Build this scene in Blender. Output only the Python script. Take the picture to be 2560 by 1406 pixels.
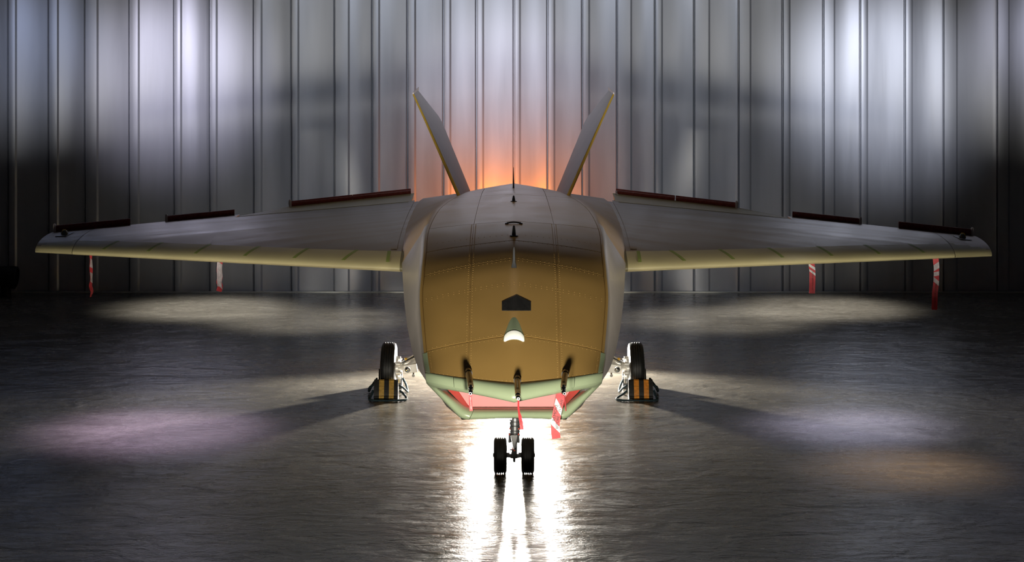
import bpy, bmesh, math, random
import numpy as np
from mathutils import Vector, Matrix

random.seed(7)
scene = bpy.context.scene
for o in list(bpy.data.objects):
    bpy.data.objects.remove(o, do_unlink=True)
COL = scene.collection

# ------------------------------------------------------------------ camera
F, YH, CH = 5230.0, 60.0, 3.61            # focal length in px, horizon row, camera height
cd = bpy.data.cameras.new('camera')
cam = bpy.data.objects.new('camera', cd)
COL.objects.link(cam)
cam.location = (0, 0, CH)
cam.rotation_euler = (math.pi / 2, 0, 0)
cd.sensor_width = 36.0
cd.lens = F / 2560.0 * 36.0
cd.shift_y = -(703.0 - YH) / 2560.0
cd.clip_end = 200
scene.camera = cam

# ------------------------------------------------------------------ world + lights + exposure
w = bpy.data.worlds.new('world')
scene.world = w
w.use_nodes = True
bg = w.node_tree.nodes['Background']
bg.inputs['Color'].default_value = (0.55, 0.55, 0.66, 1)
bg.inputs['Strength'].default_value = 0.010
scene.view_settings.view_transform = 'Standard'
scene.view_settings.look = 'None'
scene.view_settings.gamma = 1.0
scene.view_settings.use_curve_mapping = False
scene.view_settings.exposure = 0.0


def light(name, typ, loc, aim=None, energy=100, color=(1, 1, 1), size=0.2, angle=60, blend=0.6, sy=None):
    ld = bpy.data.lights.new(name, typ)
    ld.energy = energy
    ld.color = color
    if typ == 'AREA':
        ld.size = size
        if sy:
            ld.shape = 'RECTANGLE'
            ld.size_y = sy
    else:
        ld.shadow_soft_size = size
    if typ == 'SPOT':
        ld.spot_size = math.radians(angle)
        ld.spot_blend = blend
    ob = bpy.data.objects.new(name, ld)
    COL.objects.link(ob)
    ob.location = loc
    if aim is not None:
        d = Vector(aim) - Vector(loc)
        ob.rotation_euler = d.to_track_quat('-Z', 'Y').to_euler()
    return ob


# work lamps standing on the floor under the belly
for bx in (-0.20, 0.22):
    light('belly_lamp', 'SPOT', (bx, 18.35, 0.36), (bx * 2.5, 15.5, -0.6), energy=36, color=(1.0, 0.97, 0.90), size=0.2, angle=165, blend=0.5)
light('rear_belly_lamp', 'SPOT', (0.02, 22.1, 0.52), (0.02, 19.0, -0.55), energy=2400, color=(1.0, 0.96, 0.87), size=0.08, angle=150, blend=0.4)
# low shuttered lamp in front of the nose
light('nose_lamp', 'SPOT', (0.02, 12.0, 0.30), (0.02, 16.0, 0.92), energy=1250, color=(1.0, 0.93, 0.78), size=0.10, angle=21.5, blend=0.55)
# low lamps to either side, their shutters set along the wing's leading edge
for sx in (-1, 1):
    lp = Vector((sx * 4.75, 16.6, 0.45))
    pr, pt_ = Vector((sx * 1.03, 18.9, 1.30)), Vector((sx * 4.94, 21.6, 1.20))
    nn = (pr - lp).cross(pt_ - lp).normalized()
    if nn.z < 0: nn = -nn
    light('side_lamp', 'SPOT', lp, lp + nn, energy=800, color=(1.0, 0.95, 0.84), size=0.5, angle=179.6, blend=0.02)
    light('chock_fill', 'SPOT', (sx * 0.5, 12.6, 0.30), (sx * 1.22, 20.1, 0.17), energy=700, color=(1.0, 0.93, 0.78), size=0.15, angle=6.5, blend=0.6)  # added fill to brighten the chock fronts, not a known lamp
# added tinted spots, standing in for coloured wall reflections on the floor
light('floor_tint', 'SPOT', (-3.7, 20.6, 4.8), (-3.20, 18.6, 0), energy=3900, color=(0.80, 0.62, 1.0), size=0.4, angle=25, blend=1.0)
light('floor_tint', 'SPOT', (3.7, 20.6, 4.8), (3.05, 18.8, 0), energy=3600, color=(0.62, 0.62, 1.0), size=0.4, angle=22, blend=1.0)
light('floor_tint', 'SPOT', (3.9, 19.4, 4.8), (3.2, 17.0, 0), energy=1900, color=(1.0, 0.72, 0.5), size=0.4, angle=18, blend=1.0)
# added fill high over the aircraft, warming deck and wings
light('deck_fill', 'SPOT', (0.0, 19.0, 8.0), (0.0, 20.5, 0.0), energy=240, color=(1.0, 0.86, 0.80), size=1.0, angle=66, blend=1.0)
# spots on the cladding
light('wall_spot', 'SPOT', (-4.2, 21.5, 4.9), (-4.55, 28.2, 2.85), energy=1900, color=(0.87, 0.83, 1.0), size=0.5, angle=22, blend=1.0)
light('wall_spot', 'SPOT', (-0.3, 21.5, 4.9), (-0.15, 28.2, 2.7), energy=1100, color=(0.93, 0.90, 1.0), size=0.5, angle=22, blend=1.0)
light('wall_spot', 'SPOT', (4.5, 21.5, 4.9), (4.95, 28.2, 2.75), energy=2100, color=(0.86, 0.89, 1.0), size=0.5, angle=24, blend=1.0)
light('wall_wash', 'SPOT', (0.0, 18.5, 6.5), (0, 28.2, 3.6), energy=1300, color=(0.84, 0.90, 1.0), size=0.6, angle=60, blend=1.0)
light('wall_spot', 'SPOT', (-6.4, 22.5, 4.9), (-6.5, 28.2, 3.2), energy=420, color=(0.55, 0.66, 1.0), size=0.5, angle=22, blend=1.0)
light('wall_spot', 'SPOT', (6.9, 22.5, 4.9), (6.95, 28.2, 3.3), energy=600, color=(0.82, 0.82, 1.0), size=0.5, angle=18, blend=1.0)
# warm lamp behind the tail
light('tail_lamp', 'SPOT', (-0.05, 27.0, 0.85), (-0.05, 28.2, 1.25), energy=190, color=(1.0, 0.24, 0.02), size=0.1, angle=120, blend=0.9)
# down-lights by the foot of the wall
for sx in (-1, 1):
    light('floor_spot', 'SPOT', (sx * 4.2, 25.6, 6.5), (sx * 3.9, 26.5, 0), energy=5200, color=(1.0, 0.98, 0.93), size=0.3, angle=24, blend=1.0)
    light('floor_spot', 'SPOT', (sx * 2.4, 25.0, 6.5), (sx * 2.5, 25.5, 0), energy=3000, color=(1.0, 0.98, 0.93), size=0.3, angle=25, blend=1.0)


# ------------------------------------------------------------------ helpers
def P(px, py, d):
    return Vector(((px - 1280.0) * d / F, d, CH - (py - YH) * d / F))


AC = 1285.0                                # centre column of the aircraft


def PA(px, py, d):                         # same, measured from the aircraft's centre plane
    return Vector(((px - AC) * d / F, d, CH - (py - YH) * d / F))


def cr(ys, v):                             # Catmull-Rom through equally spaced values
    n = len(ys) - 1
    v = max(0.0, min(float(n), v))
    i = min(int(v), n - 1)
    t = v - i
    p1, p2 = ys[i], ys[i + 1]
    p0 = ys[i - 1] if i > 0 else 2 * p1 - p2
    p3 = ys[i + 2] if i + 2 <= n else 2 * p2 - p1
    return 0.5 * (2 * p1 + (p2 - p0) * t + (2 * p0 - 5 * p1 + 4 * p2 - p3) * t * t + (3 * p1 - p0 - 3 * p2 + p3) * t ** 3)


def lin(xs, ys, x):
    return float(np.interp(x, xs, ys))


ORG = {}


def tag(o, label=None, cat=None, group=None, kind=None):
    if label: o['label'] = label
    if cat: o['category'] = cat
    if group: o['group'] = group
    if kind: o['kind'] = kind
    return o


def thing(name, origin, label, cat, group=None):
    o = bpy.data.objects.new(name, None)
    COL.objects.link(o)
    o.empty_display_size = 0.2
    o.location = origin
    ORG[o.name] = Vector(origin)
    return tag(o, label, cat, group)


def mk(name, V, Fc, mat, parent=None, origin=(0, 0, 0), smooth=None, normals=True):
    """one mesh object from world-space verts"""
    org = ORG[parent.name] if parent else Vector(origin)
    me = bpy.data.meshes.new(name)
    me.from_pydata([tuple(Vector(v) - org) for v in V], [], Fc)
    if normals:
        bm = bmesh.new()
        bm.from_mesh(me)
        bmesh.ops.remove_doubles(bm, verts=bm.verts, dist=1e-6)
        bmesh.ops.recalc_face_normals(bm, faces=bm.faces)
        bm.to_mesh(me)
        bm.free()
    me.materials.append(M[mat] if isinstance(mat, str) else mat)
    if smooth is not None:
        me.polygons.foreach_set('use_smooth', [True] * len(me.polygons))
        if smooth < 180:
            me.set_sharp_from_angle(angle=math.radians(smooth))
    me.update()
    o = bpy.data.objects.new(name, me)
    COL.objects.link(o)
    if parent:
        o.parent = parent
    else:
        o.location = org
    ORG[o.name] = org
    return o


class MB:
    def __init__(s):
        s.V, s.F = [], []

    def add(s, V, Fc):
        b = len(s.V)
        s.V += [Vector(v) for v in V]
        s.F += [tuple(i + b for i in f) for f in Fc]
        return s

    def box(s, c, size, rot=None):
        hx, hy, hz = size[0] / 2, size[1] / 2, size[2] / 2
        c = Vector(c)
        V = []
        for x in (-hx, hx):
            for y in (-hy, hy):
                for z in (-hz, hz):
                    v = Vector((x, y, z))
                    if rot is not None: v = rot @ v
                    V.append(c + v)
        return s.add(V, [(0, 1, 3, 2), (4, 6, 7, 5), (0, 4, 5, 1), (2, 3, 7, 6), (0, 2, 6, 4), (1, 5, 7, 3)])

    def tube(s, pts, r, n=12, closed=False, cap=True):
        pts = [Vector(p) for p in pts]
        m = len(pts)
        rs = r if isinstance(r, (list, tuple)) else [r] * m
        rings, up = [], None
        for i, p in enumerate(pts):
            if closed:
                t = (pts[(i + 1) % m] - pts[i - 1]).normalized()
            else:
                t = (pts[min(i + 1, m - 1)] - pts[max(i - 1, 0)]).normalized()
            if up is None:
                a = Vector((0, 0, 1)) if abs(t.z) < 0.9 else Vector((1, 0, 0))
                up = (a - t * a.dot(t)).normalized()
            else:
                up = (up - t * up.dot(t)).normalized()
            b = t.cross(up)
            rings.append([p + (up * math.cos(2 * math.pi * k / n) + b * math.sin(2 * math.pi * k / n)) * rs[i] for k in range(n)])
        V = [v for R in rings for v in R]
        Fc = []
        for i in range(m if closed else m - 1):
            j = (i + 1) % m
            for k in range(n):
                Fc.append((i * n + k, i * n + (k + 1) % n, j * n + (k + 1) % n, j * n + k))
        if cap and not closed:
            Fc.append(tuple(range(n)))
            Fc.append(tuple(range((m - 1) * n, m * n)))
        return s.add(V, Fc)

    def lathe(s, prof, c, axis, n=32, close=False):
        """prof: (axial, radial) pairs turned about axis through c"""
        a = Vector(axis).normalized()
        t = Vector((0, 0, 1)) if abs(a.z) < 0.9 else Vector((1, 0, 0))
        u = (t - a * t.dot(a)).normalized()
        b = a.cross(u)
        c = Vector(c)
        V = []
        for (ax, r) in prof:
            for k in range(n):
                th = 2 * math.pi * k / n
                V.append(c + a * ax + (u * math.cos(th) + b * math.sin(th)) * r)
        Fc = []
        m = len(prof)
        for i in range(m if close else m - 1):
            j = (i + 1) % m
            for k in range(n):
                Fc.append((i * n + k, i * n + (k + 1) % n, j * n + (k + 1) % n, j * n + k))
        if not close:
            Fc.append(tuple(range(n)))
            Fc.append(tuple(range((m - 1) * n, m * n)))
        return s.add(V, Fc)

    def grid(s, rows, closed=False):
        m, n = len(rows), len(rows[0])
        V = [v for R in rows for v in R]
        Fc = []
        for i in range(m - 1):
            for k in range(n if closed else n - 1):
                Fc.append((i * n + k, i * n + (k + 1) % n, (i + 1) * n + (k + 1) % n, (i + 1) * n + k))
        return s.add(V, Fc)

    def prism(s, poly, off):
        """flat polygon extruded by the vector off"""
        n = len(poly)
        off = Vector(off)
        V = [Vector(p) for p in poly] + [Vector(p) + off for p in poly]
        Fc = [tuple(range(n)), tuple(range(2 * n - 1, n - 1, -1))]
        for i in range(n):
            Fc.append((i, (i + 1) % n, n + (i + 1) % n, n + i))
        return s.add(V, Fc)

    def build(s, name, mat, parent=None, origin=(0, 0, 0), smooth=None, bevel=0):
        o = mk(name, s.V, s.F, mat, parent, origin, smooth)
        if bevel:
            b = o.modifiers.new('bevel', 'BEVEL')
            b.width = bevel
            b.segments = 2
            b.limit_method = 'ANGLE'
        return o


def solid(o, t, off=-1):
    m = o.modifiers.new('thickness', 'SOLIDIFY')
    m.thickness = t
    m.offset = off
    e = o.modifiers.new('crisp_rim', 'EDGE_SPLIT')
    e.split_angle = math.radians(40)
    return o


# ------------------------------------------------------------------ materials
M = {}


def mat(name, color, rough=0.5, metal=0.0, noise=0.0, scale=(8, 8, 8), bump=0.0, bscale=None, coat=0.0, rvar=0.0, spec=0.5, c2=None):
    m = bpy.data.materials.new(name)
    m.use_nodes = True
    nt = m.node_tree
    b = nt.nodes['Principled BSDF']
    b.inputs['Base Color'].default_value = (*color, 1)
    b.inputs['Roughness'].default_value = rough
    b.inputs['Metallic'].default_value = metal
    b.inputs['Specular IOR Level'].default_value = spec
    b.inputs['Coat Weight'].default_value = coat
    b.inputs['Coat Roughness'].default_value = 0.2
    tc = nt.nodes.new('ShaderNodeTexCoord')
    mp = nt.nodes.new('ShaderNodeMapping')
    mp.inputs['Scale'].default_value = scale
    nt.links.new(tc.outputs['Object'], mp.inputs['Vector'])
    nz = nt.nodes.new('ShaderNodeTexNoise')
    nz.inputs['Scale'].default_value = 1.0
    nz.inputs['Detail'].default_value = 6
    nt.links.new(mp.outputs['Vector'], nz.inputs['Vector'])
    if noise or c2:
        mx = nt.nodes.new('ShaderNodeMix')
        mx.data_type = 'RGBA'
        a = tuple(max(0, c * (1 - noise)) for c in color)
        z = c2 if c2 else tuple(min(1, c * (1 + noise)) for c in color)
        mx.inputs[6].default_value = (*a, 1)
        mx.inputs[7].default_value = (*z, 1)
        rp = nt.nodes.new('ShaderNodeMapRange')
        rp.inputs[1].default_value = 0.3
        rp.inputs[2].default_value = 0.7
        nt.links.new(nz.outputs['Fac'], rp.inputs[0])
        nt.links.new(rp.outputs[0], mx.inputs[0])
        nt.links.new(mx.outputs[2], b.inputs['Base Color'])
    if rvar:
        rr = nt.nodes.new('ShaderNodeMapRange')
        rr.inputs[1].default_value = 0.3
        rr.inputs[2].default_value = 0.7
        rr.inputs[3].default_value = max(0.02, rough - rvar)
        rr.inputs[4].default_value = rough + rvar
        nt.links.new(nz.outputs['Fac'], rr.inputs[0])
        nt.links.new(rr.outputs[0], b.inputs['Roughness'])
    if bump:
        bp = nt.nodes.new('ShaderNodeBump')
        bp.inputs['Strength'].default_value = bump
        bp.inputs['Distance'].default_value = 0.01
        if bscale:
            mp2 = nt.nodes.new('ShaderNodeMapping')
            mp2.inputs['Scale'].default_value = bscale
            nt.links.new(tc.outputs['Object'], mp2.inputs['Vector'])
            nb = nt.nodes.new('ShaderNodeTexNoise')
            nb.inputs['Scale'].default_value = 1.0
            nb.inputs['Detail'].default_value = 4
            nt.links.new(mp2.outputs['Vector'], nb.inputs['Vector'])
            nt.links.new(nb.outputs['Fac'], bp.inputs['Height'])
        else:
            nt.links.new(nz.outputs['Fac'], bp.inputs['Height'])
        nt.links.new(bp.outputs['Normal'], b.inputs['Normal'])
    M[name] = m
    return m


mat('cladding', (0.39, 0.405, 0.45), 0.40, 0.45, noise=0.06, scale=(6, 6, 0.5), rvar=0.05, bump=0.03, bscale=(160, 160, 1.2))
mat('sill', (0.6, 0.62, 0.6), 0.4, 0.6, noise=0.1)
mat('backing', (0.05, 0.05, 0.055), 0.6, noise=0.2)
mat('bronze', (0.40, 0.245, 0.075), 0.36, 0.15, noise=0.05, scale=(3, 3, 3), rvar=0.04, bump=0.02, bscale=(60, 6, 20))
mat('flank_lit', (0.45, 0.40, 0.35), 0.33, 0.55, noise=0.08, scale=(3, 3, 3), bump=0.02, bscale=(20, 20, 60))  # paler version of the bronze skin, with the flank's light in its colour
mat('wing_skin', (0.27, 0.19, 0.10), 0.36, 0.2, noise=0.10, scale=(0.8, 6, 3), rvar=0.06, bump=0.03, bscale=(4, 40, 20))
mat('leading_primer', (0.60, 0.52, 0.27), 0.42, 0.0, noise=0.08, scale=(2, 2, 4), rvar=0.05)
mat('olive_primer', (0.20, 0.17, 0.08), 0.45, 0.0, noise=0.1, scale=(4, 4, 4))
mat('green_tape', (0.30, 0.36, 0.08), 0.5, noise=0.15, scale=(20, 20, 20))
mat('pale_green', (0.31, 0.38, 0.24), 0.33, 0.0, noise=0.04, scale=(4, 4, 4), coat=0.2)
mat('window_white', (0.85, 0.88, 0.84), 0.25, noise=0.02)
mat('yellow_edge', (0.72, 0.45, 0.06), 0.45, noise=0.08)
mat('black_rubber', (0.012, 0.012, 0.012), 0.48, spec=0.35, noise=0.3, scale=(30, 30, 30), bump=0.05)
mat('chock_rubber', (0.014, 0.014, 0.014), 0.5, noise=0.3, scale=(30, 30, 30), bump=0.1)
mat('yellow_paint', (0.52, 0.33, 0.07), 0.5, noise=0.25, scale=(30, 30, 60))
mat('orange_paint', (0.70, 0.28, 0.03), 0.5, noise=0.25, scale=(30, 30, 60))
mat('rope', (0.022, 0.042, 0.052), 0.8, spec=0.2, noise=0.5, scale=(120, 120, 120), bump=0.4)
mat('chrome', (0.78, 0.77, 0.74), 0.14, 1.0, noise=0.04)
mat('gear_white', (0.80, 0.79, 0.76), 0.32, 0.25, noise=0.06, scale=(20, 20, 20))
mat('gear_grey', (0.16, 0.165, 0.175), 0.36, 0.6, noise=0.12, scale=(20, 20, 20))
mat('gear_dark', (0.055, 0.057, 0.06), 0.42, 0.0, noise=0.15, scale=(20, 20, 20))
mat('dark_metal', (0.05, 0.048, 0.045), 0.35, 0.7, noise=0.2, scale=(20, 20, 20))
mat('probe_bronze', (0.32, 0.22, 0.10), 0.30, 0.35, noise=0.12, scale=(40, 40, 40))
mat('fastener_red', (0.55, 0.06, 0.03), 0.5, noise=0.1)
mat('black_plate', (0.012, 0.012, 0.012), 0.55, noise=0.5, scale=(40, 40, 15), bump=0.1)
mat('cover_pink', (0.58, 0.19, 0.19), 0.55, noise=0.04, scale=(5, 5, 5), bump=0.03, bscale=(150, 150, 150))
mat('cover_red', (0.60, 0.10, 0.08), 0.4, noise=0.06)
mat('guard_red', (0.34, 0.06, 0.045), 0.42, noise=0.25, scale=(40, 10, 40))
mat('clip_white', (0.85, 0.74, 0.70), 0.4, noise=0.04)
mat('ribbon_red', (0.62, 0.035, 0.045), 0.55, noise=0.15, scale=(30, 30, 30), bump=0.15)
mat('ribbon_white', (0.78, 0.77, 0.76), 0.55, noise=0.06, scale=(40, 40, 40))
mat('ribbon_grey', (0.6, 0.52, 0.53), 0.55, noise=0.2, scale=(30, 30, 30))
mat('ink_black', (0.02, 0.015, 0.018), 0.6, noise=0.1)
mat('ink_white', (0.8, 0.8, 0.8), 0.6, noise=0.05)
mat('lamp_glass', (0.22, 0.27, 0.26), 0.12, 0.3, noise=0.1)
mat('fin_skin', (0.25, 0.20, 0.16), 0.4, 0.3, noise=0.08, scale=(3, 3, 3), bump=0.03, bscale=(60, 10, 10))


def floor_material():
    m = bpy.data.materials.new('polished_concrete')
    m.use_nodes = True
    nt = m.node_tree
    L = nt.links.new
    b = nt.nodes['Principled BSDF']
    tc = nt.nodes.new('ShaderNodeTexCoord')

    def noise(scale, detail=6, rough=0.6, dist=0.0):
        mp = nt.nodes.new('ShaderNodeMapping')
        mp.inputs['Scale'].default_value = scale
        L(tc.outputs['Object'], mp.inputs['Vector'])
        n = nt.nodes.new('ShaderNodeTexNoise')
        n.inputs['Scale'].default_value = 1
        n.inputs['Detail'].default_value = detail
        n.inputs['Roughness'].default_value = rough
        n.inputs['Distortion'].default_value = dist
        L(mp.outputs['Vector'], n.inputs['Vector'])
        return n.outputs['Fac']

    def rng(src, a, z, lo=0.3, hi=0.7):
        r = nt.nodes.new('ShaderNodeMapRange')
        r.inputs[1].default_value, r.inputs[2].default_value = lo, hi
        r.inputs[3].default_value, r.inputs[4].default_value = a, z
        L(src, r.inputs[0])
        return r.outputs[0]

    big = noise((0.7, 0.9, 1), 8, 0.65, 0.6)
    fine = noise((9, 9, 9), 5, 0.7)
    mx = nt.nodes.new('ShaderNodeMix')
    mx.data_type = 'RGBA'
    mx.inputs[6].default_value = (0.080, 0.071, 0.056, 1)
    mx.inputs[7].default_value = (0.165, 0.150, 0.124, 1)
    L(rng(big, 0, 1), mx.inputs[0])
    mx2 = nt.nodes.new('ShaderNodeMix')
    mx2.data_type = 'RGBA'
    mx2.blend_type = 'MULTIPLY'
    mx2.inputs[0].default_value = 0.5
    L(mx.outputs[2], mx2.inputs[6])
    g = nt.nodes.new('ShaderNodeCombineColor')
    f2 = rng(fine, 0.6, 1.15)
    for i in range(3): L(f2, g.inputs[i])
    L(g.outputs[0], mx2.inputs[7])
    L(mx2.outputs[2], b.inputs['Base Color'])
    ro = nt.nodes.new('ShaderNodeMath')
    ro.operation = 'ADD'
    L(rng(noise((1.3, 3.0, 1), 10, 0.75, 1.2), 0.09, 0.36), ro.inputs[0])
    L(rng(fine, -0.04, 0.06), ro.inputs[1])
    L(ro.outputs[0], b.inputs['Roughness'])
    b.inputs['Specular IOR Level'].default_value = 0.5
    h = nt.nodes.new('ShaderNodeMath')
    h.operation = 'MULTIPLY_ADD'
    h.inputs[1].default_value = 0.10
    L(noise((60, 60, 60), 3, 0.6), h.inputs[0])
    L(noise((1.6, 2.2, 1), 5, 0.55, 0.8), h.inputs[2])
    h2 = nt.nodes.new('ShaderNodeMath')
    h2.operation = 'MULTIPLY_ADD'
    h2.inputs[1].default_value = 0.34
    L(noise((5, 11, 1), 5, 0.6, 0.5), h2.inputs[0])
    L(h.outputs[0], h2.inputs[2])
    h = h2
    bp = nt.nodes.new('ShaderNodeBump')
    bp.inputs['Strength'].default_value = 0.85
    bp.inputs['Distance'].default_value = 0.02
    L(h.outputs[0], bp.inputs['Height'])
    L(bp.outputs['Normal'], b.inputs['Normal'])
    M['floor'] = m


floor_material()

# ------------------------------------------------------------------ the hall: floor, clad wall
DW = 5230 * CH / (730.5 - YH)              # depth of the wall face
fl = MB().box((0, 15.5, -0.05), (34, 33, 0.1)).build('floor', 'floor')
tag(fl, 'dark polished concrete hangar floor with glossy streaks', None, None, 'structure')

wb = MB().box((0, DW + 0.16, 3.5), (34, 0.1, 7.0)).build('wall_back', 'backing')
tag(wb, 'dark hangar wall clad in tall vertical metal panels', None, None, 'structure')
seams = [20, 121, 212, 323, 435, 524, 634, 728, 836, 930, 1018, 1108, 1190, 1284, 1368, 1455, 1542, 1637, 1735, 1846, 1956, 2058, 2150, 2262, 2358, 2492]
step = 101
left = [seams[0] - step * k for k in range(14, 0, -1)]
right = [seams[-1] + step * k for k in range(1, 15)]
allseams = left + seams + right
ribw = {212: 26, 323: 18, 634: 14, 836: 30, 1018: 14, 1284: 10, 1542: 30, 1735: 32, 1846: 24, 2058: 22, 2358: 28, 2492: 24, 20: 14, 121: 18}
rg = random.Random(3)
for i in range(len(allseams) - 1):
    k = DW / F
    x0, x1 = (allseams[i] - 1280) * k, (allseams[i + 1] - 1280) * k
    rw = ribw.get(allseams[i], 12) * k
    bow = rg.uniform(0.006, 0.016)
    tilt = rg.uniform(-0.006, 0.006)
    prof = [(x0 + 0.001, 0.04), (x0 + 0.010, 0.04), (x0 + 0.016, -0.014), (x0 + 0.016 + rw * 0.5, -0.019), (x0 + 0.02 + rw, -0.013), (x0 + 0.045 + rw, 0.004)]
    xa, xb = x0 + 0.04 + rw, x1 - 0.016
    n = 10
    for j in range(1, n + 1):
        t = j / n
        prof.append((xa + (xb - xa) * t, 0.004 + bow * math.sin(math.pi * t) + tilt * (t - 0.5) * 2 * t))
    prof += [(x1 - 0.010, -0.004), (x1 - 0.004, 0.004), (x1 - 0.001, 0.04)]
    rows = [[Vector((x, DW + y, z)) for (x, y) in prof] for z in (0.0, 7.0)]
    p = MB().grid(rows).build('wall_panel', 'cladding', wb, smooth=22)
    solid(p, 0.0012, 1)
sl = MB().box((0, DW - 0.055, 0.008), (34, 0.05, 0.016)).build('trim_1', 'sill')
tag(sl, 'thin pale metal sill strip where the clad wall meets the floor', None, None, 'structure')

# ------------------------------------------------------------------ the aircraft
X0 = (AC - 1280.0) * 16.8 / F
aircraft = thing('aircraft', (0, 20, 0), 'uncrewed jet aircraft in bronze primer with V tail and chin intake', 'aircraft')
aircraft.location.x = X0

# upper surface: rows of (centre column y, depth) and (edge column x, y, depth)
rows_c = [(960, 15.95), (838, 16.35), (708, 16.85), (646, 17.17), (601, 17.62), (553, 18.55), (508, 20.2), (474, 22.0), (459, 23.2)]
rows_e = [(1064, 932, 16.15), (1056, 882, 16.40), (1046, 757, 16.92), (1050, 693, 17.22), (1056, 634, 17.68), (1064, 574, 18.55), (1096, 520, 20.2), (1150, 487, 22.0), (1186, 478, 23.2)]
ZC, DC, XE, ZE, DE = [], [], [], [], []
for (y, d) in rows_c:
    ZC.append(PA(AC, y, d).z)
    DC.append(d)
for (x, y, d) in rows_e:
    q = PA(x, y, d)
    XE.append(-q.x)
    ZE.append(q.z)
    DE.append(d)
# tail end of the body
ZC += [1.74, 1.55]; DC += [24.1, 24.9]
XE += [0.40, 0.34]; ZE += [1.62, 1.42]; DE += [24.1, 24.9]
NV = len(ZC) - 1


def top(u, v, off=0.0):
    a = abs(u)
    z = cr(ZC, v) + (cr(ZE, v) - cr(ZC, v)) * (0.86 * a ** 1.12 + 0.14 * a ** 5)
    y = cr(DC, v) + (cr(DE, v) - cr(DC, v)) * a ** 1.2
    x = cr(XE, v) * u
    p = Vector((x, y, z))
    if off:
        e = 0.004
        u2 = min(u, 1 - 2 * e) if u > 0 else max(u, -1 + 2 * e)
        v2 = min(max(v, e), NV - e)
        n = (top(u2 + e, v2) - top(u2 - e, v2)).cross(top(u2, v2 + e) - top(u2, v2 - e))
        p += n.normalized() * off
    return p


# wing planform (aircraft coordinates, side = -1 left, +1 right)
LE0, LE1 = (1.03, 18.9, 1.398), (4.94, 21.6, 1.262)
TE0, TE1 = (1.03, 23.4, 1.672), (5.00, 22.7, 1.350)
TK0, TK1 = 0.30, 0.115


def yt(x):
    x = max(0.0, min(1.0, x))
    return 5 * (0.2969 * math.sqrt(x) - 0.1260 * x - 0.3516 * x * x + 0.2843 * x ** 3 - 0.1036 * x ** 4)


def wing(s, xi, side, up=True, off=0.0):
    """s span 0..1, xi chord 0..1"""
    L = Vector(LE0).lerp(Vector(LE1), s)
    T = Vector(TE0).lerp(Vector(TE1), s)
    t = TK0 + (TK1 - TK0) * s
    p = L.lerp(T, xi)
    h = yt(xi) * t
    p.z += (h * 1.0 + off) if up else -(h * 0.72 + off)
    p.y -= off if xi < 0.02 else 0
    if side > 0:
        p.z -= max(0.0, p.x - 1.03) * 0.010
    p.x *= side
    return p


KD = [16.1, 16.2, 16.6, 16.9, 17.3, 17.8, 18.4, 18.9, 19.3, 19.9, 21.2, 22.4, 23.3, 24.1, 24.9]
KX = [0.670, 0.680, 0.762, 0.824, 0.883, 0.933, 0.978, 1.012, 1.035, 1.05, 1.05, 1.05, 1.00, 0.62, 0.40]


def K2z(d):
    a = [16.1, 16.2, 16.6, 16.9, 17.3, 17.8, 18.4, 18.9]
    b = [0.832, 0.835, 0.866, 0.960, 1.096, 1.228, 1.358, 1.435]
    if d <= 18.9:
        return lin(a, b, d)
    if d >= 23.3:
        return lin([23.3, 24.9], [1.655, 1.25], d)
    xi = (d - 18.9) / 4.5
    return LE0[2] + (TE0[2] - LE0[2]) * xi + yt(xi) * TK0 - 0.004 + 0.037 * max(0, 1 - (d - 18.9) / 0.4)


def K3(d):
    return (lin([16.1, 16.38, 17, 18, 19, 21, 23, 24.9], [0.41, 0.41, 0.55, 0.70, 0.78, 0.80, 0.62, 0.36], d),
            lin([16.1, 16.38, 17, 18, 19, 21, 23, 24.9], [0.515, 0.515, 0.50, 0.50, 0.52, 0.58, 0.80, 1.08], d))


def K4(d):
    return lin([16.1, 16.38, 17, 18, 20, 22, 24.9], [0.532, 0.532, 0.49, 0.48, 0.49, 0.62, 1.05], d)


# body under the panels: inset deck, rounded shoulder, sides and belly
vs = [k * 0.25 for k in range(0, NV * 4 + 1)]
US = 0.955
rows = []
for v in vs:
    half = []
    for k in range(0, 9):
        half.append(top(US * k / 8, v, -0.007))
    half.append(top(US + 0.004, v))
    for a in (0.97, 0.985):
        half.append(top(a, v))
    k1 = top(1, v)
    d = k1.y
    k2 = Vector((lin(KD, KX, d), d + 0.03, K2z(d)))
    k1 = k1.lerp(k2, 0.02)
    half.append(k1)
    half.append(k1.lerp(k2, 0.08) + Vector((0.008, 0, 0.004)))
    for t in (0.25, 0.5, 0.75):
        half.append(k1.lerp(k2, t))
    half.append(k2)
    x3, z3 = K3(d)
    k3 = Vector((x3, d + 0.2 * max(0, 1 - v), z3))
    for t in (0.33, 0.66):
        q = k2.lerp(k3, t)
        q.x += 0.02 * min(1, max(0, d - 17) / 2)
        half.append(q)
    half.append(k3)
    k4 = Vector((0, d + 0.18 * max(0, 1 - v), K4(d)))
    half.append(k3.lerp(k4, 0.5))
    half.append(k4)
    full = half + [Vector((-q.x, q.y, q.z)) for q in half[-2:0:-1]]
    rows.append(full)
mbf = MB().grid(rows, closed=True)
nb = len(rows[0])
mbf.F.append(tuple(range((len(rows) - 1) * nb, len(rows) * nb)))
fus = mbf.build('fuselage', 'bronze', aircraft, smooth=32)
fus.data.materials.append(M['flank_lit'])
for p in fus.data.polygons:                # flank light put into a paler material below the shoulder
    c = p.center
    if p.normal.x * c.x > 0 and abs(p.normal.x) > 0.45 and c.z > 0.55 and c.y + 20 < 19.0:
        p.material_index = 1

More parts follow.
